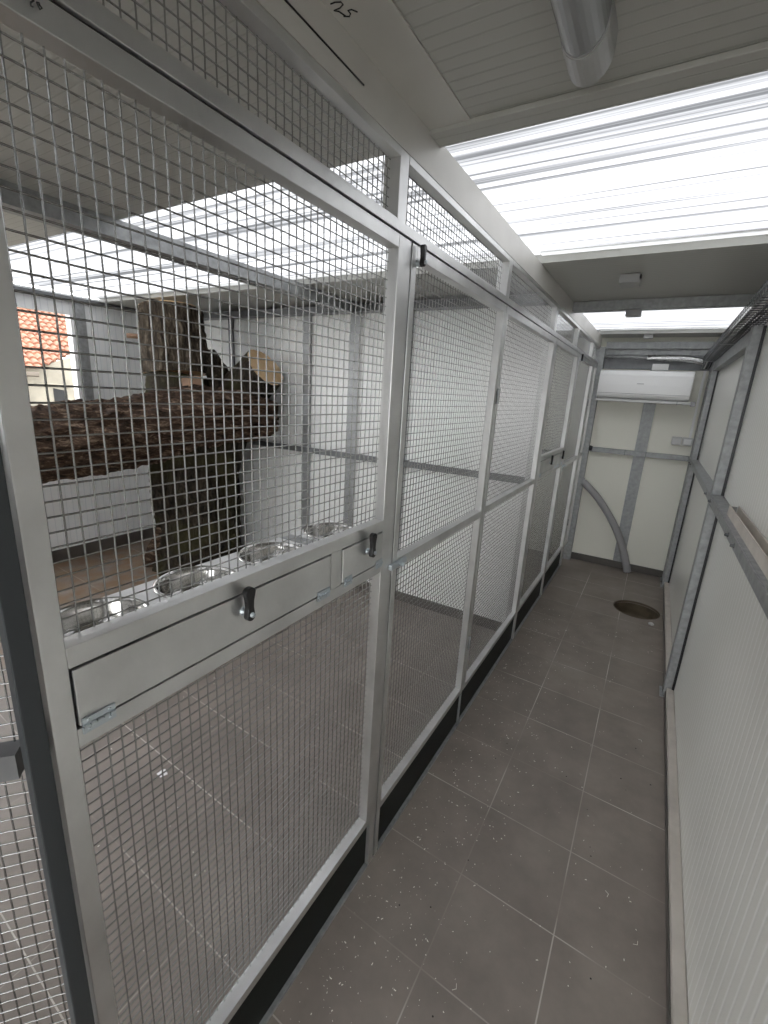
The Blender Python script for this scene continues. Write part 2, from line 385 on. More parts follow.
# ------------------------------------------------------------------ mesh fence
PITCH = .0188; WR = .00125
def wire_mesh(y0, y1, z0, z1, x=-.5965, fine=True):
    m = MB(); amp = .0003
    ny = max(1, round((y1-y0)/PITCH)); nz = max(1, round((z1-z0)/PITCH))
    py, pz = (y1-y0)/ny, (z1-z0)/nz
    def wire(pts, w=WR):
        # square section turned 45 degrees = cheap round look, 6 sided close to the camera
        m.tube(pts, w, 6 if fine else 4, caps=False)
    for i in range(0, ny):
        y = y0 + (i+.5)*py
        wire([(x + amp*(1 if (i+j) % 2 else -1), y, z0 + (z1-z0)*min(max((j-.5)/nz, 0), 1)) for j in range(nz+2)])
    for j in range(0, nz):
        z = z0 + (j+.0)*pz + pz*.0
        wire([(x - amp*(1 if (i+j) % 2 else -1)*1.0 + 0, y0 + (y1-y0)*min(max(i/ny, 0), 1), z + pz*.5) for i in range(ny+1)])
    return m
XB = XF - .03   # back of the frame profiles
def fbox(m, y0, y1, z0, z1, x0=None, x1=None): return m.box((XB if x0 is None else x0, y0, z0), (XF if x1 is None else x1, y1, z1))

def latch(parent, y, z, s=1.0):
    """black bone shaped turn handle on a steel stud"""
    g = bpy.data.objects.new('latch', None)
    m = MB(); x0, x1 = XF+.010, XF+.022
    out = []
    for (cz, r) in ((z+.019*s, .0088*s), (z-.019*s, .0075*s)):
        out.append((cz, r))
    n = 10; pts = []
    for k in range(n+1):
        a = PI*k/n; pts.append((y + .0088*s*math.cos(a), z+.017*s + .0075*s*math.sin(a)))
    pts += [(y-.0055*s, z+.004*s), (y-.0050*s, z-.006*s)]
    for k in range(n+1):
        a = PI + PI*k/n; pts.append((y + .0072*s*math.cos(a), z-.019*s + .007*s*math.sin(a)))
    pts += [(y+.0050*s, z-.006*s), (y+.0055*s, z+.004*s)]
    m.prism(pts, 'x', x0, x1)
    h = m.build('latch', BLACK, parent, bevel=.002)
    st = MB(); st.lathe((XF, y, z-.016*s), [(.0001,0),(.008,0),(.008,.004),(.0045,.005),(.0045,.0265),(.0001,.027)], 14, 'x')
    o2 = st.build('stud', ZINC, h, True); return h
def hinge(parent, y, z, w=.042, h=.022):
    m = MB(); m.box((XF+.002, y-w/2, z-h/2), (XF+.0042, y+w/2, z-.001)); m.box((XF+.002, y-w/2, z+.001), (XF+.0042, y+w/2, z+h/2))
    n = 5
    for k in range(n):
        a = y-w/2 + w*k/n; m.tube([(XF+.0045, a+.0008, z), (XF+.0045, a+w/n-.0008, z)], .0028, 10)
    for sy in (-.32, .32):
        for sz in (-.3, .3): m.lathe((XF+.004, y+sy*w, z+sz*h), [(.0001,.0016),(.0014,.0014),(.0022,.0004),(.0023,0)], 10, 'x')
    o = m.build('hinge', ZINC, parent)
    return o

def bowl(cx, cy, z, label, group='steel feeding bowls'):
    r = .070
    prof = [(r+.004,.0),(r+.0045,.003),(r+.001,.0045),(r-.001,.003),(r-.004,-.006),(r-.010,-.024),(r-.020,-.038),(r-.032,-.043),(.0005,-.0435)]
    prof += [(.0005,-.0447),(r-.031,-.0442),(r-.0185,-.039),(r-.0085,-.0245),(r-.0025,-.006),(r+.004,0)]
    o = MB().lathe((cx, cy, z+.0006), prof, 48).build('feeding_bowl', STEEL, None, True, loc=(cx, cy, z))
    return tag(o, label, 'bowl', group)

def plate_with_holes(x0, x1, cells, z0, z1, r, n=40):
    """cells: (y0, y1, cy) each a rectangle with one round hole"""
    m = MB(); cx = (x0+x1)/2
    for (a, b_, cy) in cells:
        vs = []; 
        for k in range(n):
            an = 2*PI*k/n; c, s = math.cos(an), math.sin(an)
            tx = ((x1-cx) if c > 0 else (cx-x0)) / max(abs(c), 1e-6); ty = ((b_-cy) if s > 0 else (cy-a)) / max(abs(s), 1e-6)
            q = min(tx, ty); vs.append((cx+c*q, cy+s*q, c, s))
        top = [(v[0], v[1], z1) for v in vs]; bot = [(v[0], v[1], z0) for v in vs]
        ti = [(cx+v[2]*r, cy+v[3]*r, z1) for v in vs]; bi = [(cx+v[2]*r, cy+v[3]*r, z0) for v in vs]
        V = top+ti+bot+bi; fs = []
        for k in range(n):
            j = (k+1) % n
            fs += [(k, j, n+j, n+k), (2*n+j, 2*n+k, 3*n+k, 3*n+j), (n+k, n+j, 3*n+j, 3*n+k), (k, 2*n+k, 2*n+j, j)]
        m.add(V, fs)
        for (xx, yy) in ((x0,a),(x1,a),(x0,b_),(x1,b_)):   # square off the corners
            pass
        # corner triangles
        for (xx, yy) in ((x0,a),(x1,a),(x0,b_),(x1,b_)):
            near = sorted(range(n), key=lambda k: (vs[k][0]-xx)**2 + (vs[k][1]-yy)**2)[:2]
            p, q_ = vs[near[0]], vs[near[1]]
            m.add([(xx,yy,z1),(p[0],p[1],z1),(q_[0],q_[1],z1)], [(0,1,2)])
    return m

BY = [.312, .489, .679, .895]
def feeding_panel(label):
    t = thing('feeding_fence', label, 'fence', (XF, .2, .19), 'fence panels with feeding hatches')
    m = MB()
    fbox(m, .1995, .226, .19, 1.8845); fbox(m, .978, 1.036, .19, 1.8845)
    fbox(m, .226, .978, .19, .215); fbox(m, .226, .978, 1.857, 1.8845)
    fbox(m, .226, .978, 1.187, 1.216); fbox(m, .226, .978, 1.070, 1.098)
    fbox(m, .758, .797, 1.098, 1.187)
    m.build('frame', ALU, t, bevel=.0012)
    wire_mesh(.226, .978, 1.214, 1.858).build('wire_mesh', WIRE, t)
    wire_mesh(.226, .978, .214, 1.072).build('wire_mesh', WIRE, t)
    MB().box((XB+.002, .2262, 1.0982), (XB+.005, .7578, 1.1868)).box((XB+.002, .7972, 1.0982), (XB+.005, .9778, 1.1868)).build('hatch_gap_shade', BLACK, t)  # black sheet added so the gaps round the flaps read as shade
    for (a, b_, hs, ly) in ((.2295, .7545, (.252, .728), .503), (.8005, .9745, (.822, .962), .905)):
        h = MB().box((XF-.012, a, 1.1015), (XF+.001, b_, 1.1835)).build('hatch_flap', ALU, t, bevel=.0012)
        for hy in hs: hinge(h, hy, 1.1005, .042 if b_-a > .3 else .030)
        latch(h, ly, 1.172, 1.25)
    return t
fp1 = feeding_panel('nearest feeding panel with two hatch flaps on the corridor fence')
DY4 = 2.60

def serving_board(dy, lab, cuts):
    z0, z1 = 1.178, 1.184; X0, X1 = -.742, -.601
    bt = thing('bowl_board', lab, 'shelf board', (-.67, .5+dy, z0), 'white bowl boards')
    c = [(.232+dy, .40+dy, BY[0]+dy), (.40+dy, .582+dy, BY[1]+dy), (.582+dy, .772+dy, BY[2]+dy)]
    plate_with_holes(X0, X1, c, z0, z1, .0707).build('long_board', WHITE, bt)
    plate_with_holes(X0, X1, [(.815+dy, .974+dy, BY[3]+dy)], z0, z1, .0707).build('short_board', WHITE, bt)
    MB().box((X0, .773+dy, z0-.01), (X1, .814+dy, z0+.004)).build('bracket', GALV, bt)
    return bt
serving_board(0, 'white bowl board with round cut-outs behind the nearest feeding panel', None)
serving_board(DY4, 'white bowl board behind the far feeding panel', None)
names = ['steel feeding bowl nearest the camera in the white board', 'second steel feeding bowl from the camera in the white board',
         'third steel feeding bowl from the camera, before the grey bracket', 'fourth steel feeding bowl, alone beyond the grey bracket']
for y, l in zip(BY, names): bowl(-.6715, y, 1.184, l)
for y, q in zip(BY, ('first', 'second', 'third', 'fourth')): bowl(-.6715, y+DY4, 1.184, q+' steel feeding bowl of the far cage board', 'steel bowls of the far cage')

# copy of the feeding panel for the far cage (frames its own latches and hinges)
fp4 = copy_tree(fp1); fp4.location.y += DY4
fp4['label'] = 'far feeding panel with two black latches near the corridor end'

def mesh_door(y0, y1, label, stile=(.024,.03), mid=(1.052,1.082), extra=True, group='mesh doors of the fence', name='mesh_door', cat='door'):
    t = thing(name, label, cat, (XF, y0, .19), group)
    m = MB(); a, b_ = y0+stile[0], y1-stile[1]
    fbox(m, y0, a, .19, 1.8845); fbox(m, b_, y1, .19, 1.8845)
    fbox(m, a, b_, .19, .215); fbox(m, a, b_, 1.857, 1.8845); fbox(m, a, b_, *mid)
    m.build('frame', ALU, t, bevel=.0012)
    wire_mesh(a-.003, b_+.003, mid[1]-.003, 1.859, fine=False).build('wire_mesh', WIRE, t)
    wire_mesh(a-.003, b_+.003, .213, mid[0]+.003, fine=False).build('wire_mesh', WIRE, t)
    if extra:
        s = MB().box((XF+.001, y0-.028, 1.064), (XF+.012, y0+.062, 1.080)).build('slide_bolt', ZINC, t, bevel=.002)
        MB().lathe((XF+.012, y0+.02, 1.072), [(.0001,.014),(.006,.013),(.0065,.006),(.003,.004),(.003,0)], 12, 'x').build('bolt_knob', ZINC, s, True)
        latch(t, y0+.024, 1.862, .95)
        for hz in (.45, 1.55): MB().tube([(XF+.006, y1+.002, hz-.03), (XF+.006, y1+.002, hz+.03)], .006, 10).build('hinge_barrel', GALV, t)
    return t
mesh_door(1.044, 1.812, 'mesh door just past the nearest feeding panel, with slide bolt')
mesh_door(1.820, 2.765, 'plain mesh panel between the mesh door and the divider post', (.026,.03), (1.062,1.09), False, 'plain fence panels', 'mesh_panel', 'fence panel')
mesh_door(1.044+DY4, 1.800+DY4+.02, 'last mesh door of the fence, closest to the corridor end')
mesh_door(4.50, 4.69, 'narrow mesh strip panel against the back wall corner post', (.02,.03), (1.062,1.09), False, 'narrow panels', 'mesh_panel', 'fence panel')

# opened mesh door of the nearest cage bay (swung away from the corridor)
t = thing('mesh_door', 'mesh door standing ajar at the near edge, beside the dark post', 'door', (-.590, .166, .19), 'mesh doors of the fence')
def ajar(parent):
    W = .62
    m = MB(); 
    def bx(a, b_, z0, z1): m.box((-.028, -b_, z0), (0, -a, z1))
    bx(W-.03, W, .19, 1.853); bx(.0, W-.03, .19, .215); bx(.0, W-.03, 1.82, 1.853); bx(.0, W-.03, 1.060, 1.095)
    mw = wire_mesh(-W+.027, 0, 1.093, 1.823, x=-.0265, fine=True); ml = wire_mesh(-W+.027, 0, .213, 1.062, x=-.0265, fine=True)
    for nm, q, mt in (('frame', m, GALVD), ('wire_mesh', mw, WIRE), ('wire_mesh', ml, WIRE)):
        q.v = [(x, y, z-.19) for x, y, z in q.v]
        o = q.build(nm, mt, None); o.parent = parent; o.location = (0,0,0)
ajar(t); t.rotation_euler.z = -math.atan2(.65, .76)

# fence posts
def post(y0, y1, label, mt, x0=XB-.0, x1=XF, z1=ZC-.001, name='fence_post'):
    o = MB().box((x0, y0, 0.0), (x1, y1, z1)).build(name, mt, bevel=.0015, loc=((x0+x1)/2, (y0+y1)/2, 0))
    return tag(o, label, 'post', 'upright posts of the fence')
post(.1705, .1935, 'dark square fence post nearest the camera', DPOST, XF-.014, XF+.004, 1.886)
for q_ in [o for o in COL.objects if o.name == 'fence_post'][:1]:
    MB().box((XB+.001, .1936, .195), (XB+.006, .1993, 1.884)).build('gap_shade_strip', BLACK, q_)  # black strip added to stand for the shade in the gap
post(1.0370, 1.0430, 'thin dark post between the nearest feeding panel and the mesh door', DPOST, XB, XF-.006, 1.886)
post(1.8128, 1.8192, 'thin grey post between the mesh door and the plain panel', GALV, XB, XF-.003, 1.886)
post(2.766, 2.7985, 'pale fence post at the divider between the two cages', ALU, XB-.035, XF-.001, 1.886)
post(4.424, 4.498, 'pale post beyond the last mesh door', ALU, XB, XF-.0005, 1.886)
post(4.695, 4.765, 'dull galvanised corner post where the fence meets the back wall', GALV, XF-.04, XF+.045, 2.0445)
# feet below the bottom rail
for i, (a, b_, lab) in enumerate(((1.004, 1.034, 'short metal foot under the nearest feeding panel'), (1.046, 1.066, 'short metal foot under the mesh door beside the nearest panel'), (3.60, 3.64, 'short metal foot under the far feeding panel'))):
    o = MB().box((XB, a, 0), (XF-.001, b_, .1895)).build('post_foot', ALU, bevel=.001, loc=((XF+XB)/2, (a+b_)/2, 0)); tag(o, lab, 'foot', 'feet under the fence')

# header box beam
h = thing('header_beam', 'long aluminium box beam across the top of the fence doors', 'beam', (XF, 2.3, 1.8875))
MB().box((XB-.02, .02, 1.8875), (XF+.003, 4.69, 1.907)).build('box_profile', ALU, h, bevel=.001)
MB().box((XB+.002, .02, 1.8847), (XF-.004, 4.69, 1.8873)).build('joint_line', BLACK, h)
xs = XF+.0035
scribble('marker_writing', [S([(34,0.5),(30.5,2.5),(30.8,6),(33.5,7.2)], 0, xs), S([(36.5,2.3),(40,9.8),(42,8),(39.5,5),(37.5,5.2)], 0, xs), S([(36.5,2.3),(39.2,2.8),(39.5,5)], 0, xs)], .0007, INK, h)
# upper strip panels
ys = [(.03, .965, 'nearest upper mesh strip over the header beam'), (1.004, 1.79, 'second upper mesh strip, over the mesh door'), (1.832, 2.69, 'third upper mesh strip, over the plain panel'),
      (2.745, 3.44, 'fourth upper mesh strip, over the far feeding panel'), (3.48, 4.25, 'fifth upper mesh strip, over the last mesh door'), (4.29, 4.69, 'last short upper mesh strip by the back wall')]
for i, (a, b_, lab) in enumerate(ys):
    t = thing('upper_mesh_panel', lab, 'fence panel', (XF, a, 1.907), 'upper mesh strips above the header beam')
    m = MB(); fbox(m, a, b_, 2.028, 2.0445); fbox(m, a, b_, 1.9075, 1.912); m.build('frame', ALU, t, bevel=.001)
    wire_mesh(a, b_, 1.910, 2.035, x=-.5965, fine=(i == 0)).build('wire_mesh', WIRE, t)
    if i < 5:
        nx = ys[i+1][0]
        o = MB().box((XB-.012, b_+.0005, 1.9075), (XF-.0005, nx-.0005, 2.0445)).build('upper_post', ALU, bevel=.001, loc=(XF-.02, (b_+nx)/2, 1.9075))
        tag(o, 'short upright above the header beam at the end of the ' + ('first', 'second', 'third', 'fourth', 'fifth')[i] + ' mesh strip', 'post', 'short uprights above the header')
# kick boards
kb = [(.195, 1.003, 'nearest dark kick board under the feeding panel'), (1.067, 1.81, 'dark kick board under the mesh door'), (1.820, 2.764, 'dark kick board under the plain panel'),
      (2.80, 3.599, 'dark kick board under the far feeding panel'), (3.641, 4.422, 'last dark kick board under the far mesh door')]
for a, b_, lab in kb:
    t = thing('kick_board', lab, 'kick board', (XF, a, 0), 'dark kick boards under the fence')
    MB().box((XB+.004, a+.001, .012), (XF-.012, b_-.001, .189)).build('board', KICK, t)
    MB().box((XB, a+.001, 0), (XF, b_-.001, .0115)).build('threshold_strip', SEAL if False else GALV, t)

# inner posts and rails of the cages
def batten(x, w, label, y=YD, z0=.071, z1=ZC-.002, mt=GALV, dpt=.022):
    o = MB().box((x-w/2, y-dpt, z0), (x+w/2, y-.0005, z1)).build('wall_batten', mt, bevel=.001, loc=(x, y-dpt/2, z0)); return tag(o, label, 'batten', 'battens of the cages')
batten(-3.243, .05, 'dark batten on the divider just beside the tree trunk', mt=GALVD)
batten(-2.405, .075, 'shiny batten on the divider, middle of the first cage')
batten(-1.965, .085, 'broad dull batten on the divider nearer the fence')
batten(-1.535, .07, 'batten on the divider behind the mesh door')
o = MB().box((-2.98, YD-.045, 1.04), (-.645, YD-.023, 1.082)).build('wall_rail', GALVD, loc=(-1.8, YD-.03, 1.04)); tag(o, 'dark horizontal rail across the divider wall', 'rail')  # shade across this rail is put into its dark colour
o = MB().box((-2.03, YE+.01, 2.062), (-1.93, YD-.05, ZC-.0006)).build('ceiling_beam', GALV, loc=(-1.98, 1, 2.062)); tag(o, 'long galvanised beam under the roof inside the first cage', 'beam')
o = MB().box((XO+.001, YD-.09, 2.065), (XF-.08, YD-.0005, 2.11)).build('top_rail', GALVD, loc=(-2.3, YD-.04, 2.065)); tag(o, 'dark top rail where the divider meets the roof', 'rail')
o = MB().box((XO+.0005, 2.03, 1.02), (XO+.03, 2.10, 2.09)).build('wall_batten', GALV, loc=(XO+.02, 2.03, .1)); tag(o, 'galvanised upright beside the window opening', 'batten', 'battens of the cages')
o = MB().box((XO+.0005, YE+.01, 2.10), (XO+.05, YD-.1, ZC-.001)).build('top_rail', GALVD, loc=(XO+.02, 1, 2.1)); tag(o, 'dark top rail above the window opening', 'rail')

# ------------------------------------------------------------------ tree furniture in the cage
def log_surface(pts, radii, seg=64, rings=60, amp=.03, freq=6, ridge=.02, seed=0, nridge=14, caps=False):
    """swept bark body with lengthwise ridges; returns MB and end rings"""
    P = [Vector(p) for p in pts]; n = len(P)
    def samp(t):
        u = t*(n-1); i = min(int(u), n-2); f_ = u-i
        p0, p1, p2, p3 = P[max(i-1,0)], P[i], P[i+1], P[min(i+2,n-1)]
        q = .5*((2*p1)+(-p0+p2)*f_+(2*p0-5*p1+4*p2-p3)*f_*f_+(-p0+3*p1-3*p2+p3)*f_**3)
        return q, radii[i]*(1-f_)+radii[i+1]*f_
    cs = [samp(k/(rings-1)) for k in range(rings)]
    t0 = (cs[1][0]-cs[0][0]).normalized(); up = Vector((0,0,1)) if abs(t0.z) < .8 else Vector((0,1,0))
    u = t0.cross(up).normalized(); vs = []; arc = 0
    for k in range(rings):
        c, r = cs[k]; a_, b_ = cs[max(k-1,0)][0], cs[min(k+1,rings-1)][0]
        t = (b_-a_).normalized(); u = (u-t*u.dot(t)).normalized(); w_ = t.cross(u)
        if k: arc += (c-cs[k-1][0]).length
        for j in range(seg):
            an = 2*PI*j/seg; dr = u*math.cos(an)+w_*math.sin(an)
            big = noise.noise(Vector((math.cos(an)*1.2+seed, math.sin(an)*1.2, arc*1.6)))
            rg = noise.noise(Vector((math.cos(an)*nridge/3+seed*3, math.sin(an)*nridge/3, arc*3.2)))
            rg = 1-abs(rg)*2.4
            fn = noise.noise((c+dr*r)*freq*5)
            vs.append(c+dr*(r+amp*big*2+ridge*(rg-.5)+ridge*.45*fn))
    m = MB(); fs = []
    for k in range(rings-1):
        for j in range(seg): fs.append((k*seg+j, k*seg+(j+1) % seg, (k+1)*seg+(j+1) % seg, (k+1)*seg+j))
    m.add(vs, fs)
    return m, [vs[:seg], vs[-seg:]]
def cap_disc(ring, off=0., shrink=1.0):
    c = sum((Vector(p) for p in ring), Vector())/len(ring)
    m = MB(); n = len(ring)
    r2 = [c+(Vector(p)-c)*shrink for p in ring]; r3 = [c+(Vector(p)-c)*.5 for p in ring]
    m.add([c]+r2+r3, [(1+k, 1+(k+1) % n, 1+n+(k+1) % n, 1+n+k) for k in range(n)] + [(0, 1+n+k, 1+n+(k+1) % n) for k in range(n)])
    return m

T0 = Vector((-3.215, 2.385, 0))
tr = thing('tree_trunk', 'mossy forked tree trunk standing upright in the cage', 'tree trunk', T0)
zt = lambda z, dx=0, dy=0: (T0.x+dx, T0.y+dy, z)
top1 = at(240, 395, 3.62); cutp = at(262, 371, 3.42)
m, e = log_surface([zt(0), zt(.12), zt(.5), zt(.95), zt(1.2, .02), at(214,425,3.66)], [.385,.335,.315,.31,.315,.25], 72, 70, .03, 5, .035, 3)
m.build('trunk', BARK_M, tr, True)
m, e = log_surface([at(212,470,3.68), at(222,436,3.66), at(233,410,3.62), at(244,392,3.57), at(255,379.5,3.50), at(266,367.5,3.43)], [.21,.20,.185,.175,.168,.163], 64, 60, .006, 6, .012, 5)
br = m.build('branch', BARK_M, tr, True); cap_disc(e[1]).build('cut_face', CUT, br)
m, e = log_surface([at(232,425,3.62), at(222,385,3.60), at(213,366,3.58), at(207,352,3.56)], [.13,.105,.085,.06], 40, 30, .012, 6, .018, 9)
st_ = m.build('branch_stub', BARK_M, tr, True); cap_disc(e[1]).build('broken_end', RAWW, st_)
# root flare
m, e = log_surface([at(172,530,3.75), at(156,552,3.80), at(147,566,3.84)], [.12,.08,.03], 28, 20, .008, 6, .012, 11)
m.build('root_flare', BARK_L, tr, True)

lg = thing('fallen_log', 'thick reddish barked log lying across through the fork of the trunk', 'log', at(150, 440, 3.4))
m, e = log_surface([at(275,419,3.58), at(265,418,3.55), at(225,417,3.48), at(155,425,3.38), at(95,436,3.27), at(22,451,3.14)], [.11,.155,.20,.226,.242,.247], 88, 110, .03, 5, .04, 7, nridge=16)
m.build('bark', BARK_L, lg, True); cap_disc(e[0]).build('knob_end', BARK_M, lg, True); cap_disc(e[1]).build('cut_end', CUT, lg)

sp_ = thing('log_stump', 'upright sawn log section standing on the lying log', 'stump', at(172, 378, 3.55))
b0 = at(177, 374, 3.52); b1 = at(170, 309, 3.43)
m, e = log_surface([b0, b0*.5+b1*.5, b1], [.235,.228,.222], 72, 46, .012, 6, .018, 21)
m.build('bark', BARK_S, sp_, True)
cap_disc(e[1]).build('top_cut', CUT, sp_); cap_disc(e[0]).build('bottom_cut', CUT, sp_)
dirn = (b1-b0).normalized()
m, e2 = log_surface([b1-dirn*.001, b1+dirn*.012], [.218,.205], 48, 4, .004, 6, .004, 2); m.build('peeled_rim', CUT, sp_, True)
pg = at(148, 337, 3.38); MB().tube([pg, at(127, 335.5, 3.34)], .018, 12).build('wooden_peg', RAWW, sp_, True)
bl = thing('wood_block', 'short dark block wedged between the sawn stump and the lying log', 'wood block', at(176, 390, 3.54))
m, e = log_surface([at(178,400,3.54), at(177,389,3.53), at(177,377,3.52)], [.225,.22,.22], 56, 16, .012, 6, .02, 31)
m.build('bark', BARK_M, bl, True); cap_disc(e[1]).build('cut_top', CUT, bl)
m, e = log_surface([at(194,391,3.37), at(192,379,3.37)], [.075,.07], 30, 8, .008, 6, .008, 33); m.build('peeled_face', RAWW, bl, True)

# ------------------------------------------------------------------ house beyond the window opening
OR = wood_mat('orange_clay_tile', (.15,.052,.027), (.27,.13,.078))
PLAS = mat('stained_cream_plaster', (.27,.245,.195), .8, noise_s=3, noise_a=.35, bump=.3)
DARK = mat('dark_opening', (.01,.01,.01), .8)
hs = thing('house', 'low cream house with orange clay tile roof beyond the opening', 'house', (-12.5, 5, -1.6))
# corner under the eave seen at px (38,369)
Cn = at(38, 371, 9.2)
L_ = (at(-30, 355, 8.4) - Cn); L_.z = 0; L_.normalize(); LT = L_.copy()      # eave running towards the frame edge
Rr = (at(78, 355, 12.6) - Cn); Rr.z = 0; Rr.normalize()
def eave_face(o, dirv, inward, length, rise, depth, parent):
    """corrugated tiles on one roof slope: columns run down the slope, courses step"""
    m = MB(); nc = int(length/.14); rows = int(math.hypot(rise, depth)/.26); sub = 6
    vs = []; cols = nc*sub+1; rr = rows*2
    up = (inward*depth+Vector((0,0,rise))); ul = up.length; un = up/ul
    nrm = dirv.cross(un).normalized(); 
    if nrm.z < 0: nrm = -nrm
    for j in range(rr+1):
        row = j//2; step = .04 if j % 2 == 0 else 0.0
        s = row/rows*ul + (0 if j % 2 == 0 else .26*ul/(rows*.26)*.98)
        for i in range(cols):
            a = i/sub; wv = abs(math.sin(PI*a))*.045 + .01*noise.noise(Vector((a*3, row*2., 1)))
            s_ = max(s, (3.2-a*.14)*1.1)
            vs.append(o + dirv*(a*.14) + un*min(s_, ul) + nrm*(wv+step))
    fs = []
    for j in range(rr):
        for i in range(cols-1): fs.append((j*cols+i, j*cols+i+1, (j+1)*cols+i+1, (j+1)*cols+i))
    m.add(vs, fs); return m.build('roof_tiles', OR, parent)
inL = Vector((-L_.y, L_.x, 0)); 
if inL.dot(Vector((-1,0,0))) < 0: inL = -inL
eave_face(Cn - LT*3.2, LT, inL, 9, 1.9, 4.2, hs)
inR = Vector((-Rr.y, Rr.x, 0))
if inR.dot(L_) < 0: inR = -inR
wl = Cn + inL*.35 + Vector((0,0,-.05))
g = MB()
th = inL*.2
for p, q, zp, zq in ((wl - L_*3.2, wl, wl.z+1.36, wl.z+.10), (wl, wl + L_*6, wl.z+.10, wl.z+.10)):
    V = [p, q, q+th, p+th]; V = [Vector((v.x, v.y, -1.6)) for v in V] + [Vector((v.x, v.y, z_)) for v, z_ in zip(V, (zp, zq, zq, zp))]
    g.add(V, [(0,1,5,4),(1,2,6,5),(2,3,7,6),(3,0,4,7),(4,5,6,7),(0,3,2,1)])
g.build('wall', PLAS, hs)
def on_wall(px, py):
    dd = at(px, py, 1) - CAM; n_ = inL; t_ = (wl - n_*.01 - CAM).dot(n_)/dd.dot(n_); return CAM+dd*t_
q = [on_wall(*p) for p in ((53,388),(67,391),(69,407),(55,404))]
g = MB(); g.add(q+[v+inL*.008 for v in q], [(0,1,2,3),(7,6,5,4),(0,1,5,4),(1,2,6,5),(2,3,7,6),(3,0,4,7)]); g.build('window', DARK, hs)
q0, q1 = on_wall(36,384), on_wall(68,386); g = MB().tube([q0-inL*.02, q1-inL*.02], .03, 6); g.build('lintel', PLAS, hs)
g = MB().tube([Cn - Vector((0,0,.07)), Cn + LT*5 - Vector((0,0,.07))], .05, 6); g.build('eave_board', mat('weathered_wood', (.12,.10,.08), .8), hs)
gd = struct(MB().box((-40,-30,-1.7), (40, 40, -1.6)).build('ground_outside', mat('outdoor_ground', (.22,.21,.18), .9, noise_s=.6, noise_a=.3)))

# ------------------------------------------------------------------ right wall
def wpost(y0, y1, label, x0=.286, z0=.0, z1=1.918, x1=XR-.0005):
    t = thing('wall_post', label, 'post', (.31, (y0+y1)/2, z0), 'galvanised posts on the panelled wall')
    MB().box((x0, y0, z0), (x1, y1, z1)).build('profile', GALV, t, bevel=.0015)
    MB().box((x1-.012, y0-.006, .052), (x1, y0-.0003, z1)).build('seal_gap', BLACK, t)
    if z0 < .01: MB().box((x0-.012, y0-.02, 0), (x1-.04, y1+.02, .004)).box((x0-.004, y0-.008, .0041), (x0+.004, y0+.004, .02)).build('foot_plate', GALV, t)
    return t
wpost(2.69, 2.755, 'tall galvanised post halfway down the corridor side wall')
wpost(4.50, 4.60, 'galvanised post on the side wall just before the back corner')
wpost(4.68, 4.755, 'galvanised corner post where the side wall meets the back wall')
wpost(.02, .085, 'galvanised post on the side wall beside the camera')
r_ = thing('wall_rail', 'galvanised horizontal rail along the side wall at waist height', 'rail', (.30, 2, 1.105))
MB().box((.281, YE, 1.106), (.2855, 4.755, 1.143)).box((.2855, YE, 1.1405), (XR-.0005, 4.755, 1.145)).build('angle_profile', GALV, r_, bevel=.001)
for yy in (4.45, 4.32, 2.85, 2.62, 1.93, 1.78):
    MB().lathe((.281, yy, 1.122), [(.0001,-.012),(.005,-.011),(.0055,-.003),(.0085,-.002),(.0085,0)], 12, 'x').build('bolt', GALVD, r_, True)
c_ = thing('loose_channel', 'pale metal channel bar lying on the side wall rail', 'metal bar', (.31, 1, 1.1455))
m = MB(); m.prism([(.299,1.1455),(.331,1.1455),(.331,1.185),(.328,1.185),(.328,1.149),(.302,1.149),(.302,1.185),(.299,1.185)], 'y', .0, 2.2)
m.build('channel', CHAN, c_); MB().box((.305, 2.196, 1.150), (.325, 2.2005, 1.18)).build('end_bracket', GALV, c_)
o = MB().box((.292, 2.757, 1.845), (XR-.0006, 4.498, 1.915)).build('top_rail', GALV, bevel=.001, loc=(.31, 3.6, 1.85)); tag(o, 'galvanised top rail under the cable tray on the side wall', 'rail')

# cable basket tray
ct = thing('cable_tray', 'wire basket cable tray along the top of the side wall', 'cable tray', (.26, 2.4, 1.935))
m = MB(); y0, y1 = YE+.05, 4.66; x0, x1, z0, z1 = .225, .325, 1.925, 1.968
for (x, z) in ((x0,z1),(x0,(z0+z1)/2),(x0,z0),(x0+.033,z0),(x0+.066,z0),(x1,z0),(x1,(z0+z1)/2),(x1,z1)): m.tube([(x,y0,z),(x,y1,z)], .0022, 6)
k = 0; yy = y0
while yy < y1: m.tube([(x0,yy,z1),(x0,yy,z0),(x1,yy,z0),(x1,yy,z1)], .0022, 5); yy += .05
m.build('basket', GALVD, ct)
m = MB()
for yy in (.6, 2.0, 3.4, 4.55): MB().box((x0, yy, z0-.006), (XR-.001, yy+.025, z0-.0025)).build('bracket', GALV, ct)
cdesc = ['innermost grey', 'slim white', 'thin dark', 'middle black', 'thick grey', 'upper pale', 'upper black']
CABLEB = mat('black_cable', (.03,.03,.03), .45)
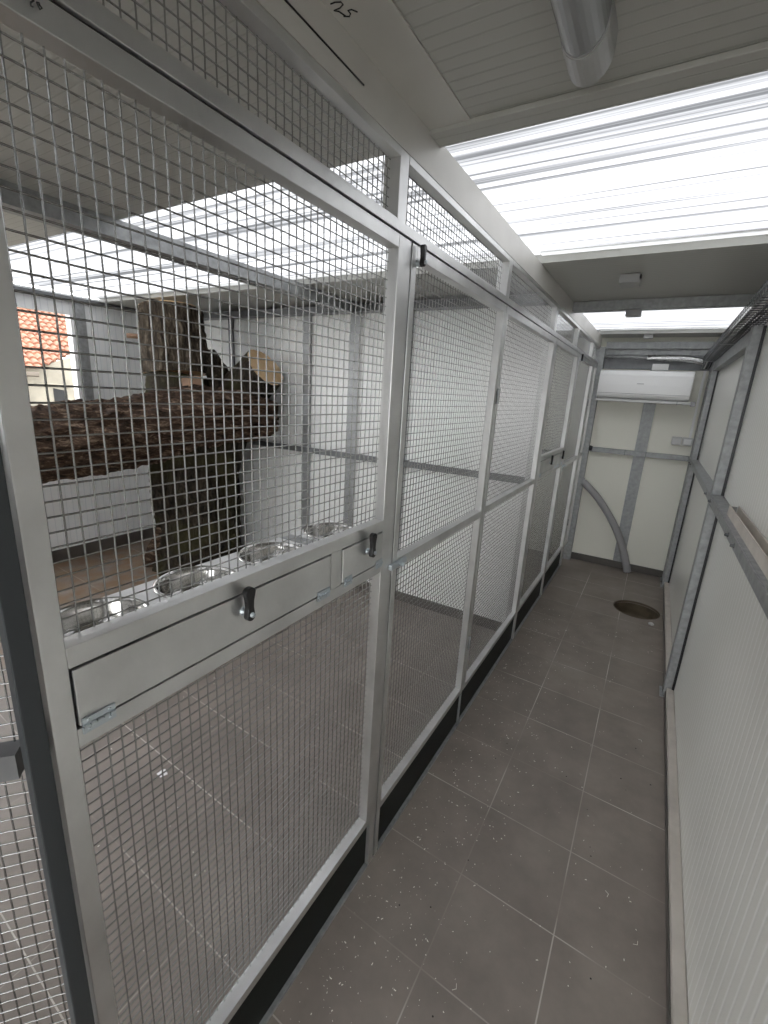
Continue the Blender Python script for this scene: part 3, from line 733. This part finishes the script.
for i in range(7):
    pts = []; lay = i >= 5
    bx_ = (.238 + .0165*i) if not lay else (.262 + .028*(i-5)); rr_ = (.0055,.0045,.004,.005,.0065,.0055,.006)[i]
    for k in range(110):
        y = YE+.06 + (4.60-YE-.06)*k/109
        pts.append((bx_+.006*noise.noise(Vector((y*2.3, 0, 0))), y, z0+.004+rr_+(.018 if lay else 0)+.010*abs(noise.noise(Vector((y*1.9, 3, 5)))) + (.030*abs(noise.noise(Vector((y*2.7, i*5., 9)))) if lay else 0)))
    if i < 4: pts += [(bx_-.004, 4.625, z0-.006), (bx_-.008, 4.645, z0-.035), (bx_-.014, 4.66, z0-.055)]
    o = MB().tube(pts, rr_, 7).build('cable', (CABLE, CABLEW, CABLEB, CABLEB, CABLE, CABLEW, CABLEB)[i], None, True, loc=(.26, 2, z0)); tag(o, cdesc[i] + ' cable lying in the wire basket tray', 'cable', 'cables in the basket tray')

# ------------------------------------------------------------------ back wall
o = MB().box((-.143, YB-.012, .0685), (-.047, YB-.0005, 1.98)).build('wall_batten', GALV, loc=(-.095, YB-.006, .07)); tag(o, 'galvanised cover strip up the middle of the back wall', 'batten')
r2 = thing('wall_rail', 'galvanised rail across the back wall at waist height', 'rail', (-.12, YB-.03, 1.105))
MB().box((XF+.046, YB-.045, 1.103), (.285, YB-.0125, 1.147)).build('channel', GALV, r2, bevel=.002)
for xx in (-.22, -.05): MB().box((xx, YB-.046, 1.101), (xx+.006, YB-.0126, 1.1485)).build('joint', GALVD, r2)
ac = thing('air_conditioner', 'white split air conditioner unit high on the back wall', 'air conditioner', (-.17, 4.66, 1.61))
yb = YB-.0125; prof = [(yb,1.602),(yb-.15,1.602),(yb-.185,1.612),(yb-.199,1.635),(yb-.205,1.72),(yb-.203,1.80),(yb-.193,1.830),(yb-.165,1.842),(yb,1.842)]
MB().prism(prof, 'x', -.521, .185).build('body', WPLAS, ac, bevel=.006)
MB().box((-.50, yb-.165, 1.598), (.145, yb-.10, 1.6015)).build('air_flap', LGPL, ac, bevel=.002)
MB().prism([(yb-.2,1.645),(yb-.2035,1.6455),(yb-.2035,1.648),(yb-.2,1.6485)], 'x', -.515, .175).build('panel_gap', GPLAS, ac)
MB().box((-.215, yb-.2065, 1.727), (-.165, yb-.2045, 1.733)).build('maker_mark', GPLAS, ac)
MB().box((-.13, yb-.14, 1.8485), (-.01, yb-.04, 1.90)).build('pipe_outlet', LGPL, ac)
p_ = thing('drain_pipe', 'grey pipe cover running under the air conditioner', 'pipe', (-.17, 4.6, 1.575))
MB().box((-.5235, 4.575, 1.574), (.20, 4.615, 1.597)).build('cover', LGPL, p_, bevel=.006); MB().box((.10, 4.573, 1.572), (.106, 4.617, 1.5975)).build('joint', GPLAS, p_)
MB().box((.1985, 4.585, 1.565), (.235, 4.64, 1.605)).build('elbow', GPLAS, p_, bevel=.006)
MB().box((-.50, 4.6155, 1.575), (-.47, YB-.0126, 1.59)).build('bracket', GALV, p_); MB().box((.15, 4.6155, 1.575), (.18, YB-.0126, 1.59)).build('bracket', GALV, p_)
o = MB().box((.249, YB-.03, 1.304), (.266, YB-.0006, 1.86)).build('conduit', WPLAS, loc=(.257, YB-.02, 1.27)); tag(o, 'white conduit running down to the switch boxes on the back wall', 'conduit')
for x0_, x1_, lab in ((.128,.200,'left grey switch box on the back wall'), (.206,.284,'right grey switch box under the white conduit')):
    t = thing('switch_box', lab, 'switch box', ((x0_+x1_)/2, YB-.03, 1.235), 'switch boxes on the back wall')
    MB().box((x0_, YB-.045, 1.235), (x1_, YB-.0006, 1.303)).build('box', LGPL, t, bevel=.004)
    MB().box((x0_+.012, YB-.048, 1.247), (x1_-.012, YB-.0453, 1.291)).build('cover', WPLAS if x0_ > .15 else LGPL, t, bevel=.002)
# beams above the air conditioner
b1_ = MB().box((XF+.046, YB-.07, 2.03), (XR-.002, YB-.0006, 2.085)).build('ceiling_beam', GALV, loc=(-.1, YB-.03, 2.03)); tag(b1_, 'galvanised beam at the top of the back wall', 'beam')
hp = MB().box((XF+.046, YB-.022, 1.985), (XR-.002, YB-.0007, 2.0295)).build('wall_plate', GALV, loc=(-.1, YB-.01, 1.88)); tag(hp, 'upper dull grey plate above the air conditioner', 'cover plate')
hp = MB().box((XF+.046, YB-.016, 1.862), (XR-.002, YB-.0007, 1.983)).build('wall_plate', GALVD, loc=(-.1, YB-.01, 1.88)); tag(hp, 'lower dark grey plate behind the foil pipe', 'cover plate')  # dark plates laid over the cream wall above the unit
pp = thing('insulated_pipe', 'foil wrapped pipe running above the air conditioner', 'pipe', (-.15, 4.66, 1.95))
MB().tube([(-.522,4.68,1.962),(-.3,4.68,1.957),(-.05,4.675,1.950)], .014, 12).build('pipe', GALV, pp, True)
m, e = log_surface([(-.18,4.675,1.953),(-.02,4.67,1.95),(.12,4.67,1.942),(.24,4.68,1.92)], [.02,.026,.024,.02], 24, 60, .006, 20, .008, 4); m.build('foil_wrap', FOIL, pp, True)
MB().box((-.5, 4.694, 1.95), (-.47, YB-.0165, 1.975)).build('clip', LGPL, pp); MB().box((.02, 4.69, 1.945), (.05, YB-.0165, 1.97)).build('clip', LGPL, pp)
# hose
hz = thing('drain_hose', 'grey ribbed hose curving from the fence corner to the floor', 'hose', (0, 4.70, 0))
ctrl = [(584,482),(592,491),(600,501),(610,517),(618,534),(623.5,552),(626,564),(627,573)]
P = [on_plane(px, py, 1, 4.70) for px, py in ctrl]; P[0].x = XF+.048; P[-1].z = .003
pts = []; rs = []
n_ = len(P)
for k in range(151):
    u = k/150*(n_-1); i = min(int(u), n_-2); f_ = u-i
    p0, p1, p2, p3 = P[max(i-1,0)], P[i], P[i+1], P[min(i+2,n_-1)]
    pts.append(.5*((2*p1)+(-p0+p2)*f_+(2*p0-5*p1+4*p2-p3)*f_*f_+(-p0+3*p1-3*p2+p3)*f_**3)); rs.append(.034 if k % 2 else .0318)
MB().tube(pts, rs, 20).build('ribbed_tube', mat('grey_hose', (.33,.325,.33), .5), hz, True)
MB().lathe((XF+.0455, 4.70, P[0].z), [(.0001,0),(.038,0),(.038,.012),(.0001,.012)], 20, 'x').build('collar', GPLAS, hz)
o = MB().lathe((XF+.0455, 4.728, 1.135), [(.0001,.03),(.02,.028),(.024,.01),(.024,0)], 16, 'x').build('door_stop', BLACK, None, True, loc=(XF+.05, 4.728, 1.135)); tag(o, 'black rubber stop on the corner post by the back wall rail', 'door stop')

# ------------------------------------------------------------------ ceiling fittings
lp = thing('ceiling_lamp', 'long grey tube lamp on the ceiling above the camera', 'lamp', (-.2, .45, ZC-.05), None)
def lamp_prof(w, h_, n=14):
    out = [(-w/2, ZC-.0006), (-w/2, ZC-.02)]
    for k in range(n+1):
        a = PI + PI*k/n; out.append((w/2*math.cos(a), ZC-.025+(h_-.025)*math.sin(a)))
    return out + [(w/2, ZC-.02), (w/2, ZC-.0006)]
LX = -.206; CAPM = mat('lamp_cap_plastic', (.38,.38,.375), .4)
def lp_part(nm, mt, y0, y1, w, h_): 
    return MB().prism([(LX+x, z) for x, z in lamp_prof(w, h_)], 'y', y0, y1).build(nm, mt, lp, False)
lp_part('diffuser', mat('unlit_diffuser', (.27,.275,.285), .25, coat=.3), -.20, .885, .070, .066)
lp_part('end_cap', CAPM, .8855, .958, .073, .069)
lp_part('end_cap', CAPM, -.28, -.2005, .073, .069)
lp_part('joint_ring', GPLAS, .8815, .8880, .0712, .0672)
for (px, py, y, lab) in ((630, 288, 2.62, 'small grey box on the ceiling before the beam'), ):
    t = thing('junction_box', lab, 'junction box', (-.232, 2.60, ZC-.04), 'boxes on the ceiling')
    MB().box((-.275, 2.52, ZC-.038), (-.192, 2.64, ZC-.0006)).build('box', CAPM, t, bevel=.004); MB().box((-.192, 2.53, ZC-.02), (-.186, 2.56, ZC-.004)).build('gland', BLACK, t)
bm_ = MB().box((XF-.0+.002, 3.10, ZC-.052), (XR-.0006, 3.17, ZC-.0006)).build('ceiling_beam', GALV, loc=(-.1, 3.13, ZC-.05), bevel=.002); tag(bm_, 'galvanised cross beam under the corridor ceiling', 'beam')
t = thing('junction_box', 'small grey box hanging under the cross beam', 'junction box', (-.235, 3.135, ZC-.1), 'boxes on the ceiling')
MB().box((-.275, 3.105, ZC-.088), (-.195, 3.165, ZC-.0525)).build('box', GPLAS, t, bevel=.004)
t = thing('junction_box', 'small pale box on the far ceiling strip', 'junction box', (-.2, 4.6, ZC-.03), 'boxes on the ceiling')
MB().box((-.235, 4.55, ZC-.032), (-.165, 4.61, ZC-.0006)).build('box', CAPM, t, bevel=.004)

# ------------------------------------------------------------------ small litter on the floor
m = MB()
CHIP = mat('pale_chips', (.80,.76,.68), .7)
def chip(x, y, s):
    a = random.random()*PI; l, w_ = s*(.6+random.random()*.9), s*.5
    c, sn = math.cos(a), math.sin(a)
    q_ = [(x+c*u-sn*v, y+sn*u+c*v) for u, v in ((-l,-w_),(l,-w_*.6),(l*.8,w_),(-l*.9,w_*.8))]
    m.prism(q_, 'z', .0004, .0004+s*.5)
for k in range(1150):
    u = random.random()
    y = .35 + (u**1.7)*3.2; x = -.555 + abs(random.gauss(0, .22)) 
    if random.random() < .25: x = random.uniform(-.5, .27)
    if x > .27 or (abs(x-HX) < .2 and abs(y-HY) < .22): continue
    chip(x, y, random.choice([.0008,.001,.0013,.0018,.0024]))
for k in range(160): chip(random.uniform(-1.9,-.63), random.uniform(.3,2.6), random.choice([.001,.0015,.0022]))
o = m.build('wood_chips', CHIP); tag(o, 'tiny pale wood chips scattered over the floor tiles', 'wood chips', None, 'stuff')
m = MB()
for px, py in ((452,990),(607,897),(633,944),(503,668),(497,700),(642,742),(615,637)):
    p = on_plane(px, py, 2, .001); a = random.random()*3
    m.tube([p, p+Vector((.012*math.cos(a), .012*math.sin(a), .001)), p+Vector((.02*math.cos(a+.6), .02*math.sin(a+.6), 0))], .0007, 5)
o = m.build('straw_bits', CHIP); tag(o, 'loose straw bits lying on the corridor tiles', 'straw', None, 'stuff')
m = MB()
for k in range(26):
    x, y = random.uniform(-.5,.28), random.uniform(.45,2.2); 
    m.lathe((x, y, 0), [(.0035*random.uniform(.4,1), .0006),(.0001,.0016)], 8)
o = m.build('mud_crumbs', mat('dark_mud', (.025,.02,.017), .9)); tag(o, 'dark mud crumbs dropped on the corridor tiles', 'mud crumbs', None, 'stuff')
p = on_plane(162, 774, 2, 0); m = MB()
m.add([(p.x-.018,p.y-.012,.001),(p.x+.014,p.y-.016,.004),(p.x+.020,p.y+.012,.001),(p.x-.004,p.y+.018,.009),(p.x-.016,p.y+.010,.003),(p.x,p.y,.006)], [(0,1,5),(1,2,5),(2,3,5),(3,4,5),(4,0,5)])
o = m.build('paper_scrap', WHITE, None, loc=(p.x, p.y, 0)); sm = o.modifiers.new('s', 'SOLIDIFY'); sm.thickness = .0008
tag(o, 'crumpled white paper scrap on the cage floor behind the mesh', 'paper scrap')
p = on_plane(651, 624.5, 2, 0)
o = MB().lathe((p.x, p.y, 0), [(.018,0),(.02,.006),(.012,.014),(.0001,.017)], 9).build('pebble', LGPL, None, True, loc=(p.x, p.y, 0)); tag(o, 'small pale pebble beside the drain hole', 'pebble')

# ------------------------------------------------------------------ light: overcast sky
w = bpy.data.worlds.new('overcast_sky'); SC.world = w; w.use_nodes = True
bg = w.node_tree.nodes['Background']; bg.inputs[0].default_value = (.965,.98,1.0,1); bg.inputs[1].default_value = 3.2
SC.view_settings.view_transform = 'Standard'; SC.view_settings.look = 'None'
SC.view_settings.gamma = 1; SC.view_settings.use_curve_mapping = False
SC.view_settings.exposure = 1.22
